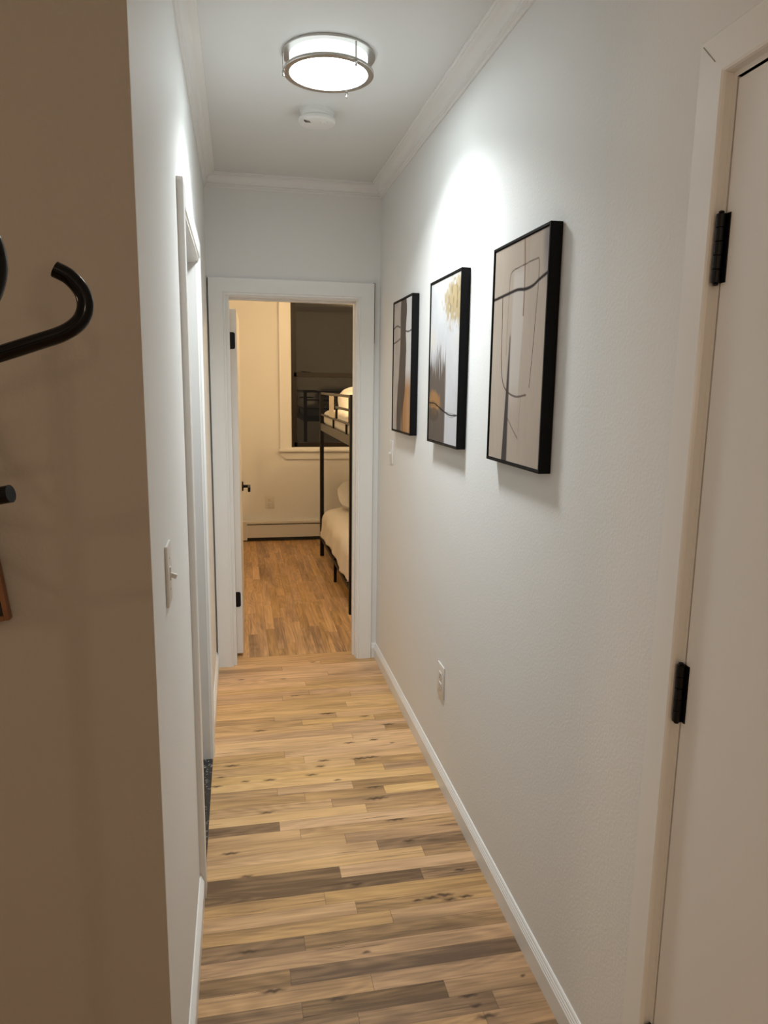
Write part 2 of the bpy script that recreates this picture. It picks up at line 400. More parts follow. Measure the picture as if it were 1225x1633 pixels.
bl = []
for r in range(-8, 43):
    y0 = FY0+r*PW; y1 = y0+PW
    if r in HALL_ROWS:
        xs = [XL-0.005]; tones = []
        for j, tl, tr in HALL_ROWS[r]:
            if not tones: tones.append(tl)
            if j is not None: xs.append(j); tones.append(tr)
        xs.append(XR+0.005)
    else:
        j = rng.uniform(0, 0.6); xs = [XL-0.005, j, XR+0.005]; tones = [rng.uniform(.35, .75), rng.uniform(.35, .75)]
    for k in range(len(tones)): bl.append((xs[k], xs[k+1], y0, y1, tones[k]-(.26 if r < 6 else .18 if r < 12 else .09 if r < 18 else .04), 'x', True))  # tones step darker towards the camera: darker boards plus light falloff put into colour
x = LX0
while x < XL-.006:
    x1 = min(x+rng.uniform(.3, .8), XL-.005); bl.append((x, x1, FY0-8*PW, FY0-7*PW, rng.uniform(.4, .7), 'x', False)); x = x1
r = -9
ytop = FY0-8*PW
while FY0+r*PW > LY0:
    y0 = FY0+r*PW; x = LX0+rng.uniform(-0.4, 0)
    while x < XR:
        x1 = min(x+rng.uniform(0.25, 0.9), XR+0.005); bl.append((max(x, LX0), x1, y0, y0+PW, rng.uniform(.3, .8), 'x', False)); x = x1+1e-6
        if x1 >= XR: break
    r -= 1
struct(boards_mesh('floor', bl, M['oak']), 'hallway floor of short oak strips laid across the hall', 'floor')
bb = []; yb = FY0+43*PW
x = BX0; k = 0
while x < BX1:
    y = yb-rng.uniform(0, 0.3)
    while y < BY1:
        y1 = min(y+rng.uniform(0.18, 0.75), BY1)
        if y1 < yb+.10: y1 = yb+.16
        bb.append((x, min(x+PW, BX1), max(y, yb), y1, min(.86, max(.3, rng.gauss(.50, .085))), 'y', False)); y = y1
    x += PW
struct(boards_mesh('floor_bedroom', bb, M['oak']), 'bedroom floor of oak strips running away from the hallway', 'floor')

# ------------------------------------------------------------------ crown moulding and baseboards
cprof = [(0, .0634), (.0055, .0634), (.009, .0600), (.009, .0555), (.0065, .0545), (.0085, .0530), (.0135, .0500), (.0135, .0455), (.0110, .0440), (.0130, .0425)]
for i in range(9):
    t = i/8*math.pi/2
    cprof.append((.0140+.0325*(1-math.cos(t)), .0105+.031*(1-math.sin(t))))
cprof += [(.0480, .0100), (.0480, .0075), (.0549, .0062), (.0549, 0), (0, 0)]
w = MB()
w.sweep([(LX0, YN, ZC), (XL, YN, ZC), (XL, YE, ZC), (XR, YE, ZC), (XR, LY0, ZC)],
        [(0, -1, 0), (1, -1, 0), (1, -1, 0), (-1, -1, 0), (-1, 0, 0)], (0, 0, -1), cprof)
struct(w.build('trim_1', M['trim'], smooth=True, angle=28), 'white crown moulding running round the top of the hallway', 'crown moulding')

bprof = [(0, 0), (.0123, 0), (.0123, .0560), (.0100, .0600), (.0102, .0635), (.0080, .0665), (.0082, .0700), (.0055, .0735), (.0058, .0775), (.0030, ZB), (0, ZB)]
w = MB(); w.sweep([(0.706, YE, 0), (XR, YE, 0), (XR, 1.100, 0)], [(0, -1, 0), (-1, -1, 0), (-1, 0, 0)], (0, 0, 1), bprof)
struct(w.build('baseboard_right', M['trim']), 'long white baseboard below the three paintings', 'baseboard')
w = MB(); w.sweep([(LX0, YN, 0), (XL, YN, 0), (XL, 1.960, 0)], [(0, -1, 0), (1, -1, 0), (1, 0, 0)], (0, 0, 1), bprof)
struct(w.build('baseboard_left', M['trim']), 'white baseboard on the left between the wall corner and the side doorway', 'baseboard')
w = MB(); w.sweep([(XL, 2.852, 0), (XL, YE-0.001, 0)], [(1, 0, 0), (1, 0, 0)], (0, 0, 1), bprof)
struct(w.build('baseboard_left_far', M['trim']), 'short white baseboard between the side doorway and the bedroom doorway', 'baseboard')

# ------------------------------------------------------------------ door casings
def casing(width, thick):
    return [(0, 0), (0, thick*.62), (.003, thick*.78), (.007, thick*.78), (.0085, thick*.70), (.011, thick*.70), (.014, thick), (width-.002, thick), (width, thick-.002), (width, 0)]
# bedroom doorway casing
w = MB()
cl, cr_, ct = -0.047, 0.621, 1.936
w.sweep([(cl, YE, 0), (cl, YE, ct), (cr_, YE, ct), (cr_, YE, 0)], [(-1, 0, 0), (-1, 0, 1), (1, 0, 1), (1, 0, 0)], (0, -1, 0), casing(.0825, .019))
cs = struct(w.build('trim_2', M['trim']), 'white casing around the bedroom doorway at the end', 'door casing')
w = MB()   # dark strips for the shadow in the open caulk seam round the casing
w.box((cl-.0825-.0016, YE-.0186, .085), (cl-.0826, YE-.0005, ct+.078)); w.box((cr_+.0826, YE-.016, 1.72), (cr_+.0825+.0022, YE-.0005, ct+.083)); w.box((cr_+.074, YE-.016, ct+.0826), (cr_+.0847, YE-.0005, ct+.0845))
w.build('caulk_seam_shade', M['seamshade'], cs)
w = MB()   # jamb lining with stop
jt = 0.014
w.box((DX0-jt, YE-.001, 0), (DX0, BY0+.002, DZ+jt)); w.box((DX1, YE-.001, 0), (DX1+jt, BY0+.002, DZ+jt)); w.box((DX0, YE-.001, DZ), (DX1, BY0+.002, DZ+jt))
w.box((DX1-.009, YE+.045, 0), (DX1, YE+.080, DZ-.009)); w.box((DX0, YE+.045, DZ-.010), (DX1, YE+.080, DZ))
struct(w.build('trim_3', M['trim']), 'white jamb lining the bedroom doorway', 'door jamb')
# side doorway on the left wall
w = MB()
w.sweep([(XL, SY0, 0), (XL, SY0, SZ), (XL, SY1, SZ), (XL, SY1, 0)], [(0, -1, 0), (0, -1, 1), (0, 1, 1), (0, 1, 0)], (1, 0, 0), casing(.072, .0165))
struct(w.build('trim_4', M['trim']), 'white casing around the side doorway in the left wall', 'door casing')
w = MB()
w.box((XL-WT-.002, SY0-.006, 0), (XL+.002, SY0+.006, SZ)); w.box((XL-WT-.002, SY1-.006, 0), (XL+.002, SY1+.006, SZ)); w.box((XL-WT-.002, SY0, SZ-.006), (XL+.002, SY1, SZ+.006))
w.box((XL-.085, SY1-.016, 0), (XL-.05, SY1-.006, SZ-.006)); w.box((XL-.085, SY0, SZ-.016), (XL-.05, SY1-.006, SZ-.006))
struct(w.build('trim_5', M['trim']), 'white jamb lining the side doorway', 'door jamb')
w = MB(); w.box((XL-WT, SY0+.006, 0), (XL+.010, SY1-.006, .0035), .001)
struct(w.build('trim_6', M['granite']), 'dark speckled stone threshold in the side doorway', 'threshold')

# ------------------------------------------------------------------ closet door on the right
d = thing('door_1', 'plain cream door on the right with two black hinges showing', 'door', (XR+.02, (CY0+CY1)/2, 0)); struct(d)
w = MB(); w.box((XR+.0005, CY0+.003, .012), (XR+.036, CY1-.0030, CZ-.004), .0012); w.build('door_slab', M['doorp'], d)
w = MB()
w.box((XR+.0003, CY1-.0001, 0), (XR+WT, CY1+.012, CZ)); w.box((XR+.0003, CY0-.012, 0), (XR+WT, CY0, CZ)); w.box((XR+.0003, CY0-.012, CZ), (XR+WT, CY1+.012, CZ+.012))
w.box((XR+.037, CY1-.012, 0), (XR+.06, CY1, CZ)); w.box((XR+.037, CY0, CZ-.012), (XR+.06, CY1, CZ)); w.box((XR+.037, CY0, 0), (XR+.06, CY0+.012, CZ))
w.build('door_jamb', M['trim'], d)
cprof2 = [(0, 0), (0, .0125), (.0015, .0165), (.005, .0185), (.060, .0185), (.063, .0155), (.063, 0)]
w = MB(); a0, a1, az = CY1+.008, CY0-.008, CZ+.008
w.sweep([(XR, a0, 0), (XR, a0, az), (XR, a1, az), (XR, a1, 0)], [(0, 1, 0), (0, 1, 1), (0, -1, 1), (0, -1, 0)], (-1, 0, 0), cprof2)
ca = w.build('door_casing', M['trim'], d)
w = MB(); w.box((-.0004, -.0007, -.026), (.0009, .0007, .020)); cr = w.build('mitre_crack', M['faint'], d)
cr.matrix_parent_inverse = Matrix.Identity(4)
cr.matrix_local = Matrix.Translation(Vector((XR-.0186, a0+.040, az+.040)) - d.location) @ Matrix.Rotation(math.radians(-45), 4, 'X')
for zc in (1.7145, 0.9915, 0.280):
    w = MB(); hy = CY1-.0015; hx = XR-.0072; hl = .051
    w.box((XR-.0012, CY1-.0145, zc-hl), (XR+.0008, CY1+.0078, zc+hl))
    w.box((hx, CY1-.0045, zc-hl), (XR, CY1+.0015, zc+hl))
    for k in range(5):
        z0 = zc-hl+k*.0204; w.lathe([(.0060, 0), (.0072, .0005), (.0072, .0195), (.0060, .0200)], (hx, hy, z0), 20)
    w.lathe([(.0025, 0), (.0042, .0012), (.0042, .0030), (.0020, .0042)], (hx, hy, zc+hl), 14)
    w.lathe([(.0020, -.0042), (.0042, -.0030), (.0042, -.0012), (.0025, 0)], (hx, hy, zc-hl), 14)
    w.build('door_hinge', M['black'], d, smooth=True)

# ------------------------------------------------------------------ bedroom door, open
d2 = thing('door_2', 'white bedroom door standing open at the end of the hallway', 'door', (0, 3.9, 0)); struct(d2)
ang = math.radians(-1.35)
def local2(o): o.matrix_parent_inverse = Matrix.Identity(4)
d2.location = (-0.0300, 3.897, 0); d2.rotation_euler = (0, 0, ang)
# built in the door's own frame: x = thickness, y = away from hinge
def dpart(mb, name, m, **k):
    o = mb.build(name, m, None, **k); o.parent = d2; return o
w = MB(); w.box((0, 0, .018), (.034, .64, 1.884), .0015); dpart(w, 'door_slab', M['doorp'])
for z0, z1 in ((1.681, 1.766), (.289, .374)):
    w = MB(); n = 6; pts = []
    rr = .010
    pts = [(-.008, z0), (.026-rr, z0)] + [(.026-rr+rr*math.sin(t), z0+rr-rr*math.cos(t)) for t in np.linspace(0, math.pi/2, n)] + \
          [(.026-rr+rr*math.cos(t), z1-rr+rr*math.sin(t)) for t in np.linspace(0, math.pi/2, n)] + [(-.008, z1)]
    f = [w.bm.verts.new((x, -.0022, z)) for x, z in pts]; g = [w.bm.verts.new((x, .0005, z)) for x, z in pts]
    w.bm.faces.new(f); w.bm.faces.new(list(reversed(g)))
    for i in range(len(pts)): w.bm.faces.new((f[i], g[i], g[(i+1) % len(pts)], f[(i+1) % len(pts)]))
    w.lathe([(.0045, z0), (.0045, z1)], (-.007, .001, 0), 14)
    dpart(w, 'door_hinge', M['black'])
w = MB(); zk = .880
w.lathe([(.030, 0), (.030, .006), (.027, .009), (.011, .0095), (.0095, .012), (.0095, .046)], (.034, .585, zk), 32, axis='x')
w.box((.070, .470, zk-.020), (.086, .597, zk+.008), .003)
dpart(w, 'lever_handle', M['black'], smooth=True)
w = MB(); w.lathe([(.030, 0), (.030, -.006), (.0095, -.009), (.0095, -.046)], (0, .585, zk), 32, axis='x'); w.box((-.062, .470, zk-.012), (-.046, .597, zk+.012), .003)
dpart(w, 'lever_handle', M['black'], smooth=True)

# ------------------------------------------------------------------ hall ceiling lamp
LC = (0.297, 2.388)
t = thing('ceiling_light', 'round glowing ceiling light with double nickel rings', 'ceiling light', (LC[0], LC[1], ZC))
w = MB(); w.lathe([(.1185, -.0530), (.114, -.0560), (.08, -.0580), (.04, -.0590), (.001, -.0595)], (LC[0], LC[1], ZC), 96)
w.build('lamp_diffuser', M['glow'], t, smooth=True)
w = MB(); w.lathe([(.119, -.0005), (.1195, -.010), (.1195, -.0525)], (LC[0], LC[1], ZC), 96); w.build('side_band', M['glowside'], t, smooth=True)
def ring(z0, z1, r0, r1, nm):
    w = MB(); seg = 96; b = .0012
    prof = [(r0, z0+b), (r0+b, z0), (r1-b, z0), (r1, z0+b), (r1, z1-b), (r1-b, z1), (r0+b, z1), (r0, z1-b)]
    rings = []
    for r_, z_ in prof:
        rings.append([w.bm.verts.new((LC[0]+r_*math.cos(2*math.pi*i/seg), LC[1]+r_*math.sin(2*math.pi*i/seg), z_)) for i in range(seg)])
    for a in range(len(rings)):
        A_, B_ = rings[a], rings[(a+1) % len(rings)]
        for i in range(seg): w.bm.faces.new((A_[i], A_[(i+1) % seg], B_[(i+1) % seg], B_[i]))
    return w.build(nm, M['nickel'], t, smooth=True)
ring(2.4880, 2.4955, .119, .1425, 'upper_ring')
ring(2.4385, 2.4470, .1195, .1385, 'lower_ring')
for a in (180, -62, 58):
    a = math.radians(a); x, y = LC[0]+.1385*math.cos(a), LC[1]+.1385*math.sin(a)
    w = MB(); w.lathe([(.0018, .002), (.0040, -.001), (.0045, -.006), (.0022, -.008), (.0022, -.0105), (.0042, -.0125), (.0042, -.0150), (.0020, -.0170)][::-1], (x, y, 2.4390), 16)
    w.lathe([(.0024, 0), (.0024, .050)], (x, y, 2.4400), 12)
    w.build('support_rod', M['nickel'], t, smooth=True)

# ------------------------------------------------------------------ smoke detector
t = thing('smoke_detector', 'white round smoke detector on the ceiling behind the hall light', 'smoke detector', (.312, 2.855, ZC))
w = MB(); w.lathe([(.062, 0), (.062, -.010), (.059, -.0125), (.0585, -.0225), (.0615, -.0245), (.0660, -.027), (.0675, -.031), (.0675, -.038), (.0635, -.0435), (.052, -.0465), (.020, -.048), (.001, -.048)], (.312, 2.855, ZC), 64)
w.build('detector_body', M['plastic'], t, smooth=True, angle=30)
w = MB()
for k in range(4): w.box((.264+k*.0055, 2.818, ZC-.0478), (.2665+k*.0055, 2.837, ZC-.044), rot=Matrix.Rotation(math.radians(-25), 3, 'Z'))
w.build('vent_slots', M['slot'], t)
w = MB(); w.lathe([(.014, 0), (.014, -.0025), (.012, -.0035), (.001, -.0035)], (.335, 2.825, ZC-.0465), 24); w.build('test_button', M['plastic'], t, smooth=True)

# ------------------------------------------------------------------ paintings
def seg_dist(U, Vv, pts, asp):
    best = np.full(U.shape, 9.0)
    for (x0, y0), (x1, y1) in zip(pts, pts[1:]):
        dx, dy = (x1-x0), (y1-y0)*asp; L2 = dx*dx+dy*dy+1e-12
        tt = np.clip(((U-x0)*dx+(Vv-y0)*asp*dy)/L2, 0, 1)
        best = np.minimum(best, np.hypot(U-x0-tt*dx, (Vv-y0)*asp-tt*dy))
    return best
def smooth_poly(pts, n=8):
    P = [np.array(p, float) for p in pts]; P = [2*P[0]-P[1]]+P+[2*P[-1]-P[-2]]; out = []
    for i in range(1, len(P)-2):
        for k in range(n):
            t_ = k/n; a, b, c, d_ = P[i-1:i+3]
            out.append(tuple(0.5*((2*b)+(-a+c)*t_+(2*a-5*b+4*c-d_)*t_**2+(-a+3*b-3*c+d_)*t_**3)))
    out.append(tuple(P[-2])); return out
def vnoise(U, Vv, su, sv, seed):
    r_ = np.random.RandomState(seed); G = r_.rand(int(sv)+3, int(su)+3)
    x = U*su; y = Vv*sv; xi = np.floor(x).astype(int); yi = np.floor(y).astype(int); fx = x-xi; fy = y-yi
    fx = fx*fx*(3-2*fx); fy = fy*fy*(3-2*fy)
    return (G[yi, xi]*(1-fx)+G[yi, xi+1]*fx)*(1-fy)+(G[yi+1, xi]*(1-fx)+G[yi+1, xi+1]*fx)*fy
def sm(a, b, x): t_ = np.clip((x-a)/(b-a), 0, 1); return t_*t_*(3-2*t_)
def mixc(col, c, f): return col*(1-f[..., None])+np.array(c)*f[..., None]
def line(col, U, Vv, pts, w_, c, op=1.0, curve=True):
    d_ = seg_dist(U, Vv, smooth_poly(pts) if curve else pts, ASP)
    return mixc(col, c, op*(1-sm(w_*.5, w_*1.2, d_)))
ASP = 0.576/0.372
def art_a(U, Vv):       # nearest, beige with loop lines
    col = np.ones(U.shape+(3,))*np.array((.50, .42, .35))
    n = vnoise(U, Vv, 5, 7, 3)*.6+vnoise(U, Vv, 40, 14, 4)*.4
    col *= (0.93+0.14*n)[..., None]
    xl = .375-.02*Vv; xr = .64-.12*Vv
    f = sm(xl, xl+.05, U)*(1-sm(xr, xr+.02, U))*sm(.10, .16, Vv)*(1-sm(.60, .80, Vv))
    col = mixc(col, (.60, .545, .50), f*.8)
    f = sm(.86, .97, U)*(1-sm(.05, .30, Vv+.4*(1-U)))
    col = mixc(col, (.20, .19, .20), f*.75)
    f = sm(.58, .66, U)*(1-sm(.66, .70, U))*(1-sm(.02, .30, Vv)); col = mixc(col, (.42, .33, .26), f*.3)
    col = line(col, U, Vv, [(.575, -.01), (.60, .123), (.607, .25), (.605, .33)], .012, (.26, .14, .09), .9)
    d_ = np.abs(U-(.372-.055*np.clip(Vv-.39, 0, 1))); ww = .004+.048*np.clip((Vv-.39)/.6, 0, 1)
    f = (1-sm(ww*.8, ww*1.3, d_))*sm(.385, .43, Vv); col = mixc(col, (.060, .050, .050), f*.95)
    for P_, w_, o_ in (([(.315, .224), (.325, .149), (.376, .120), (.578, .113), (.793, .108), (.841, .118), (.849, .196), (.831, .304), (.806, .47), (.769, .649)], .005, .8),
                  ([(.183, .229), (.196, .372), (.206, .531), (.255, .627), (.36, .672), (.53, .693), (.715, .684)], .007, .85),
                  ([(.384, .797), (.495, .845), (.597, .884)], .005, .7), ([(.315, .224), (.305, .35), (.30, .5)], .004, .5), ([(.62, .70), (.60, .85)], .003, .35)):
        col = line(col, U, Vv, P_, w_*1.15, (.085, .055, .045), o_)
    col = line(col, U, Vv, [(-.02, .226), (.06, .224), (.28, .217), (.473, .212), (.629, .220), (.758, .215), (.863, .198), (1.02, .178)], .013, (.030, .022, .020), 1.0)
    return col
def art_b(U, Vv):       # middle, white with gold cloud and dark block
    n1 = vnoise(U, Vv, 6, 8, 5); n2 = vnoise(U, Vv, 18, 22, 6); n3 = vnoise(U, Vv, 60, 5, 7)
    col = np.ones(U.shape+(3,))*np.array((.54, .535, .545)); col *= (.92+.12*n1+.05*n2)[..., None]
    col = mixc(col, (.60, .54, .46), sm(.55, .9, n1)*(1-sm(.35, .5, Vv))*.5)
    g = np.hypot((U-.84)/.40, (Vv-.14)/.17)+(n2-.5)*.55+(vnoise(U, Vv, 34, 40, 8)-.5)*.45
    f = 1-sm(.45, 1.05, g); col = mixc(col, (.36, .26, .10), f*.8); col = mixc(col, (.20, .13, .045), (1-sm(.3, .95, g))*sm(.45, .75, n2)*.75)
    ed = .56+.03*(n3-.5); top = .45+.16*(n3-.5)+.03*n2
    f = (1-sm(ed, ed+.04, U))*sm(top-.04, top+.09, Vv); col = mixc(col, (.115, .085, .065), f*.96)
    g = np.hypot((U-.20)/.26, (Vv-.745)/.085)+(n2-.5)*.5; f = 1-sm(.6, 1.05, g); col = mixc(col, (.36, .19, .075), f*.85)
    g = np.hypot((U-.18)/.20, (Vv-.83)/.05); col = mixc(col, (.10, .075, .055), (1-sm(.7, 1.1, g))*.8)
    f = sm(.6, .66, U)*sm(.84, .87, Vv); col = mixc(col, (.56, .53, .56), f*.6)
    for off in (0, .013, -.012):
        col = line(col, U, Vv, [(-.02, .759+off), (.21, .760+off), (.459, .793-off*.5), (.748, .821+off), (1.0, .817)], .008 if off == 0 else .003, (.025, .018, .016), 1.0 if off == 0 else .6)
    return col
def art_c(U, Vv):       # farthest, dark column with orange
    n1 = vnoise(U, Vv, 6, 9, 11); n2 = vnoise(U, Vv, 20, 14, 12); n3 = vnoise(U, Vv, 50, 4, 13)
    col = np.ones(U.shape+(3,))*np.array((.50, .44, .39)); col *= (.9+.2*n1)[..., None]
    col = mixc(col, (.64, .62, .61), sm(.66, .72, U)*(1-sm(.5, .62, Vv)))
    wx = .03*(n2-.5); lo = .37-.16*sm(.3, .9, Vv)+wx; hi = .68+.02*np.sin(Vv*20)+wx-.10*sm(.55, .9, Vv)
    col = mixc(col, (.44, .22, .085), sm(.44, .56, U+.08*(n1-.5))*sm(.55, .70, Vv)*.95)
    col = mixc(col, (.62, .50, .40), sm(.74, .8, U)*(1-sm(.9, .95, U))*sm(.6, .75, Vv)*.5*n3)
    col = mixc(col, (.100, .075, .060), sm(lo, lo+.04, U)*(1-sm(hi, hi+.04, U))*.95*(1-.6*sm(.8, 1, Vv)*sm(.42, .55, U)))
    for P_ in ([(-.01, .195), (.12, .182), (.225, .182), (.37, .198)], [(-.01, .31), (.2, .30), (.37, .285)], [(.677, .238), (.827, .247), (1.0, .240)]):
        col = line(col, U, Vv, P_, .012, (.07, .05, .045), .8)
    return col
M['canvas'] = vcol_mat('painted_canvas', 'paint')
def picture(y_near, y_far, art, label):
    z0, z1 = 1.298, 1.874; dp = .0312; fw = .0065
    t = thing('framed_painting', label, 'painting', (XR-dp/2, (y_near+y_far)/2, z0), 'abstract paintings in black frames')
    w = MB(); x0, x1 = XR-dp, XR-.0012
    w.box((x0, y_near, z0), (x1, y_near+fw, z1), .0006, 1); w.box((x0, y_far-fw, z0), (x1, y_far, z1), .0006, 1)
    w.box((x0, y_near+fw, z0), (x1, y_far-fw, z0+fw), .0006, 1); w.box((x0, y_near+fw, z1-fw), (x1, y_far-fw, z1), .0006, 1)
    w.box((XR-.010, y_near+fw, z0+fw), (XR-.006, y_far-fw, z1-fw))
    w.build('picture_frame', M['frame'], t)
    g = .0022; a0, a1, b0, b1 = y_far-fw-g, y_near+fw+g, z1-fw-g, z0+fw+g
    nu, nv = 190, 290; u = np.linspace(0, 1, nu); v = np.linspace(0, 1, nv); U, Vv = np.meshgrid(u, v, indexing='ij')
    P = np.stack([np.full(U.shape, XR-dp+.0035), a0+(a1-a0)*U, b0+(b1-b0)*Vv], -1)
    # canvas wraps round a stretcher: extend the border back to give it depth
    cols = np.clip(art(U, Vv), 0, 1)
    def pad(Q, edge):
        return np.concatenate([Q[:1], Q, Q[-1:]], 0), edge
    P = np.concatenate([P[:1], P, P[-1:]], 0); P = np.concatenate([P[:, :1], P, P[:, -1:]], 1)
    P[0, :, 0] = P[-1, :, 0] = P[:, 0, 0] = P[:, -1, 0] = XR-.010
    cols = np.concatenate([cols[:1], cols, cols[-1:]], 0); cols = np.concatenate([cols[:, :1], cols, cols[:, -1:]], 1)
    grid_obj('canvas', P, M['canvas'], t, smooth=False, cols=cols)
picture(1.600, 1.972, art_a, 'beige abstract painting of thin looping lines, nearest of the three on the right wall')
picture(2.266, 2.645, art_b, 'white abstract painting with a gold cloud and dark block, middle of the three')
picture(2.926, 3.290, art_c, 'abstract painting with a dark brown column and orange, farthest of the three')

# ------------------------------------------------------------------ outlets and switches
def plate_x(x, s, y0, y1, z0, z1, parent, m, th=.0055):
    w = MB(); w.box((min(x, x+s*th), y0, z0), (max(x, x+s*th), y1, z1), .0022, 3); return w.build('cover_plate', m, parent, smooth=True)
def outlet(loc_y, loc_z, hw, hh, label):
    t = thing('wall_outlet', label, 'outlet', (XR, loc_y, loc_z-hh))
    plate_x(XR, -1, loc_y-hw, loc_y+hw, loc_z-hh, loc_z+hh, t, M['ivory'])
    for dz in (.0205, -.0205):
        w = MB(); w.box((XR-.0078, loc_y-.0165, loc_z+dz-.0145), (XR-.004, loc_y+.0165, loc_z+dz+.0145), .003, 3); r_ = w.build('receptacle', M['ivory'], t, smooth=True)
        w = MB(); w.box((XR-.0081, loc_y-.0075, loc_z+dz-.001), (XR-.0076, loc_y-.0055, loc_z+dz+.008)); w.box((XR-.0081, loc_y+.0055, loc_z+dz-.001), (XR-.0076, loc_y+.0075, loc_z+dz+.007))
        w.box((XR-.0081, loc_y-.002, loc_z+dz-.010), (XR-.0076, loc_y+.002, loc_z+dz-.006)); w.build('slots', M['slot'], r_)
    w = MB(); w.lathe([(.003, -.0062), (.003, -.0050)], (XR, loc_y, loc_z), 14, axis='x'); w.build('screw', M['ivory'], t)
outlet(2.462, .409, .041, .064, 'ivory wall outlet low on the right wall above the long baseboard')
def toggle(x, s, y, z, hw, hh, label, m=None):
    m = m or M['ivory']
    t = thing('light_switch', label, 'light switch', (x, y, z-hh))
    plate_x(x, s, y-hw, y+hw, z-hh, z+hh, t, m)
    w = MB(); w.box((min(x+s*.004, x+s*.0075), y-.0055, z-.013), (max(x+s*.004, x+s*.0075), y+.0055, z+.013), .001)
    w.build('toggle_collar', m, t)
    w = MB(); w.box((x+s*.001 if s > 0 else x-.019, y-.0035, z-.0045), (x+.019 if s > 0 else x-.001, y+.0035, z+.0045), .0012, 2, rot=Matrix.Rotation(math.radians(22*s), 3, 'Y'), piv=(x, y, z))
    w.build('toggle_lever', m, t)
    for zz in (z+hh*.52, z-hh*.52):
        w = MB(); w.lathe([(.0028, s*.0062), (.0028, s*.0050)][::-1], (x, y, zz), 12, axis='x'); w.build('screw', m, t)
toggle(XL, 1, 1.372, 1.146, .035, .0585, 'ivory toggle light switch on the left hallway wall before the side doorway')
toggle(XR, -1, 3.415, 1.185, .034, .056, 'small white light switch on the right wall below the farthest painting', M['plastic'])
# bedroom outlet
t = thing('wall_outlet', 'cream outlet on the bedroom wall above the baseboard heater', 'outlet', (.291, BY1, .31))
w = MB(); w.box((.249, BY1-.006, .313), (.333, BY1, .440), .0022, 3); w.build('cover_plate', M['ivory'], t, smooth=True)
for dz in (.0215, -.0215):
    w = MB(); w.box((.274, BY1-.0085, .3765+dz-.015), (.308, BY1-.004, .3765+dz+.015), .003, 3); r_ = w.build('receptacle', M['ivory'], t, smooth=True)
    w = MB(); w.box((.283, BY1-.0088, .3765+dz), (.285, BY1-.0083, .3765+dz+.008)); w.box((.297, BY1-.0088, .3765+dz), (.299, BY1-.0083, .3765+dz+.008)); w.build('slots', M['slot'], r_)

# ------------------------------------------------------------------ baseboard heater
t = thing('baseboard_heater', 'long cream baseboard heater along the bedroom wall', 'heater', (.9, BY1-.03, 0))
hx0, hx1 = -.38, 1.95; yf = BY1-.062
w = MB()
w.box((hx0, BY1-.058, .178), (hx1, BY1-.001, .194), .003)           # top rail
w.box((hx0, BY1-.008, .040), (hx1, BY1-.001, .18))                  # back
w.box((hx0, yf+.002, .168), (hx1, yf+.010, .185), .002, rot=Matrix.Rotation(math.radians(20), 3, 'X'))
w.build('heater_cover', M['heater'], t)
w = MB(); w.box((hx0, yf, .036), (hx1, yf+.004, .160), .0015); w.build('front_panel', M['heater'], t)
w = MB(); w.box((hx0, yf+.010, .005), (hx1, BY1-.010, .034)); w.box((hx0, yf+.006, .160), (hx1, yf+.02, .168)); w.build('shadow_gap', M['slot'], t)
for x0, x1 in ((.040, .085),):
    w = MB(); w.box((x0-.045, yf-.0025, .012), (x0+.028, BY1-.001, .1955), .003); w.build('joint_cap', M['heater'], t)

# ------------------------------------------------------------------ bedroom window
t = thing('window_1', 'tall dark framed sash window reflecting the bunk bed', 'window', ((WX0+WX1)/2, BY1, WZ0)); struct(t)
def wpart(boxes, name, m, bev=.002, parent=None):
    w = MB()
    for a, b in boxes: w.box(a, b, bev)
    return w.build(name, m, parent or t)
c0 = .396
wpart([((c0, BY1-.018, .892), (WX0, BY1, 2.478)), ((WX1, BY1-.018, .892), (WX1+.111, BY1, 2.478)), ((c0, BY1-.020, WZ1), (WX1+.111, BY1, 2.48)),
       ((c0, BY1-.024, .892), (c0+.014, BY1-.016, 2.478))], 'window_casing', M['trim'])
wpart([((.380, BY1-.045, .868), (WX1+.127, BY1+.05, .892))], 'window_stool', M['trim'], .005)
w = MB()
for y_, rev in ((BY1-.016, 0), (BY1, 1)):
    pass
pf = [(c0, .868), (c0, .845), (.455, .795), (WX1+.05, .795), (WX1+.111, .845), (WX1+.111, .868)]
f = [w.bm.verts.new((x, BY1-.017, z)) for x, z in pf]; g = [w.bm.verts.new((x, BY1-.0005, z)) for x, z in pf]
w.bm.faces.new(f); w.bm.faces.new(list(reversed(g)))
for i in range(len(pf)): w.bm.faces.new((f[i], g[i], g[(i+1) % len(pf)], f[(i+1) % len(pf)]))
w.build('window_apron', M['trim'], t)
y1_, y2_ = BY1+.035, BY1+.075
wpart([((WX0, BY1+.004, WZ0-.017), (WX0+.028, BY1+.12, WZ1)), ((WX1-.028, BY1+.004, WZ0-.017), (WX1, BY1+.12, WZ1)), ((WX0, BY1+.004, WZ1-.02), (WX1, BY1+.12, WZ1)), ((WX0, BY1+.05, WZ0-.017), (WX1, BY1+.12, WZ0+.01))], 'window_frame', M['sash'])
lo = wpart([((WX0+.026, y1_-.02, WZ0-.015), (WX0+.056, y1_+.015, 1.62)), ((WX1-.056, y1_-.02, WZ0-.015), (WX1-.026, y1_+.015, 1.62)), ((WX0+.026, y1_-.02, WZ0-.015), (WX1-.026, y1_+.015, WZ0+.045)), ((WX0+.026, y1_-.02, 1.578), (WX1-.026, y1_+.015, 1.620))], 'lower_sash', M['sash'])
wpart([((WX0+.050, y1_-.002, WZ0+.040), (WX1-.050, y1_+.002, 1.582))], 'window_pane', M['glass'], 0, lo)
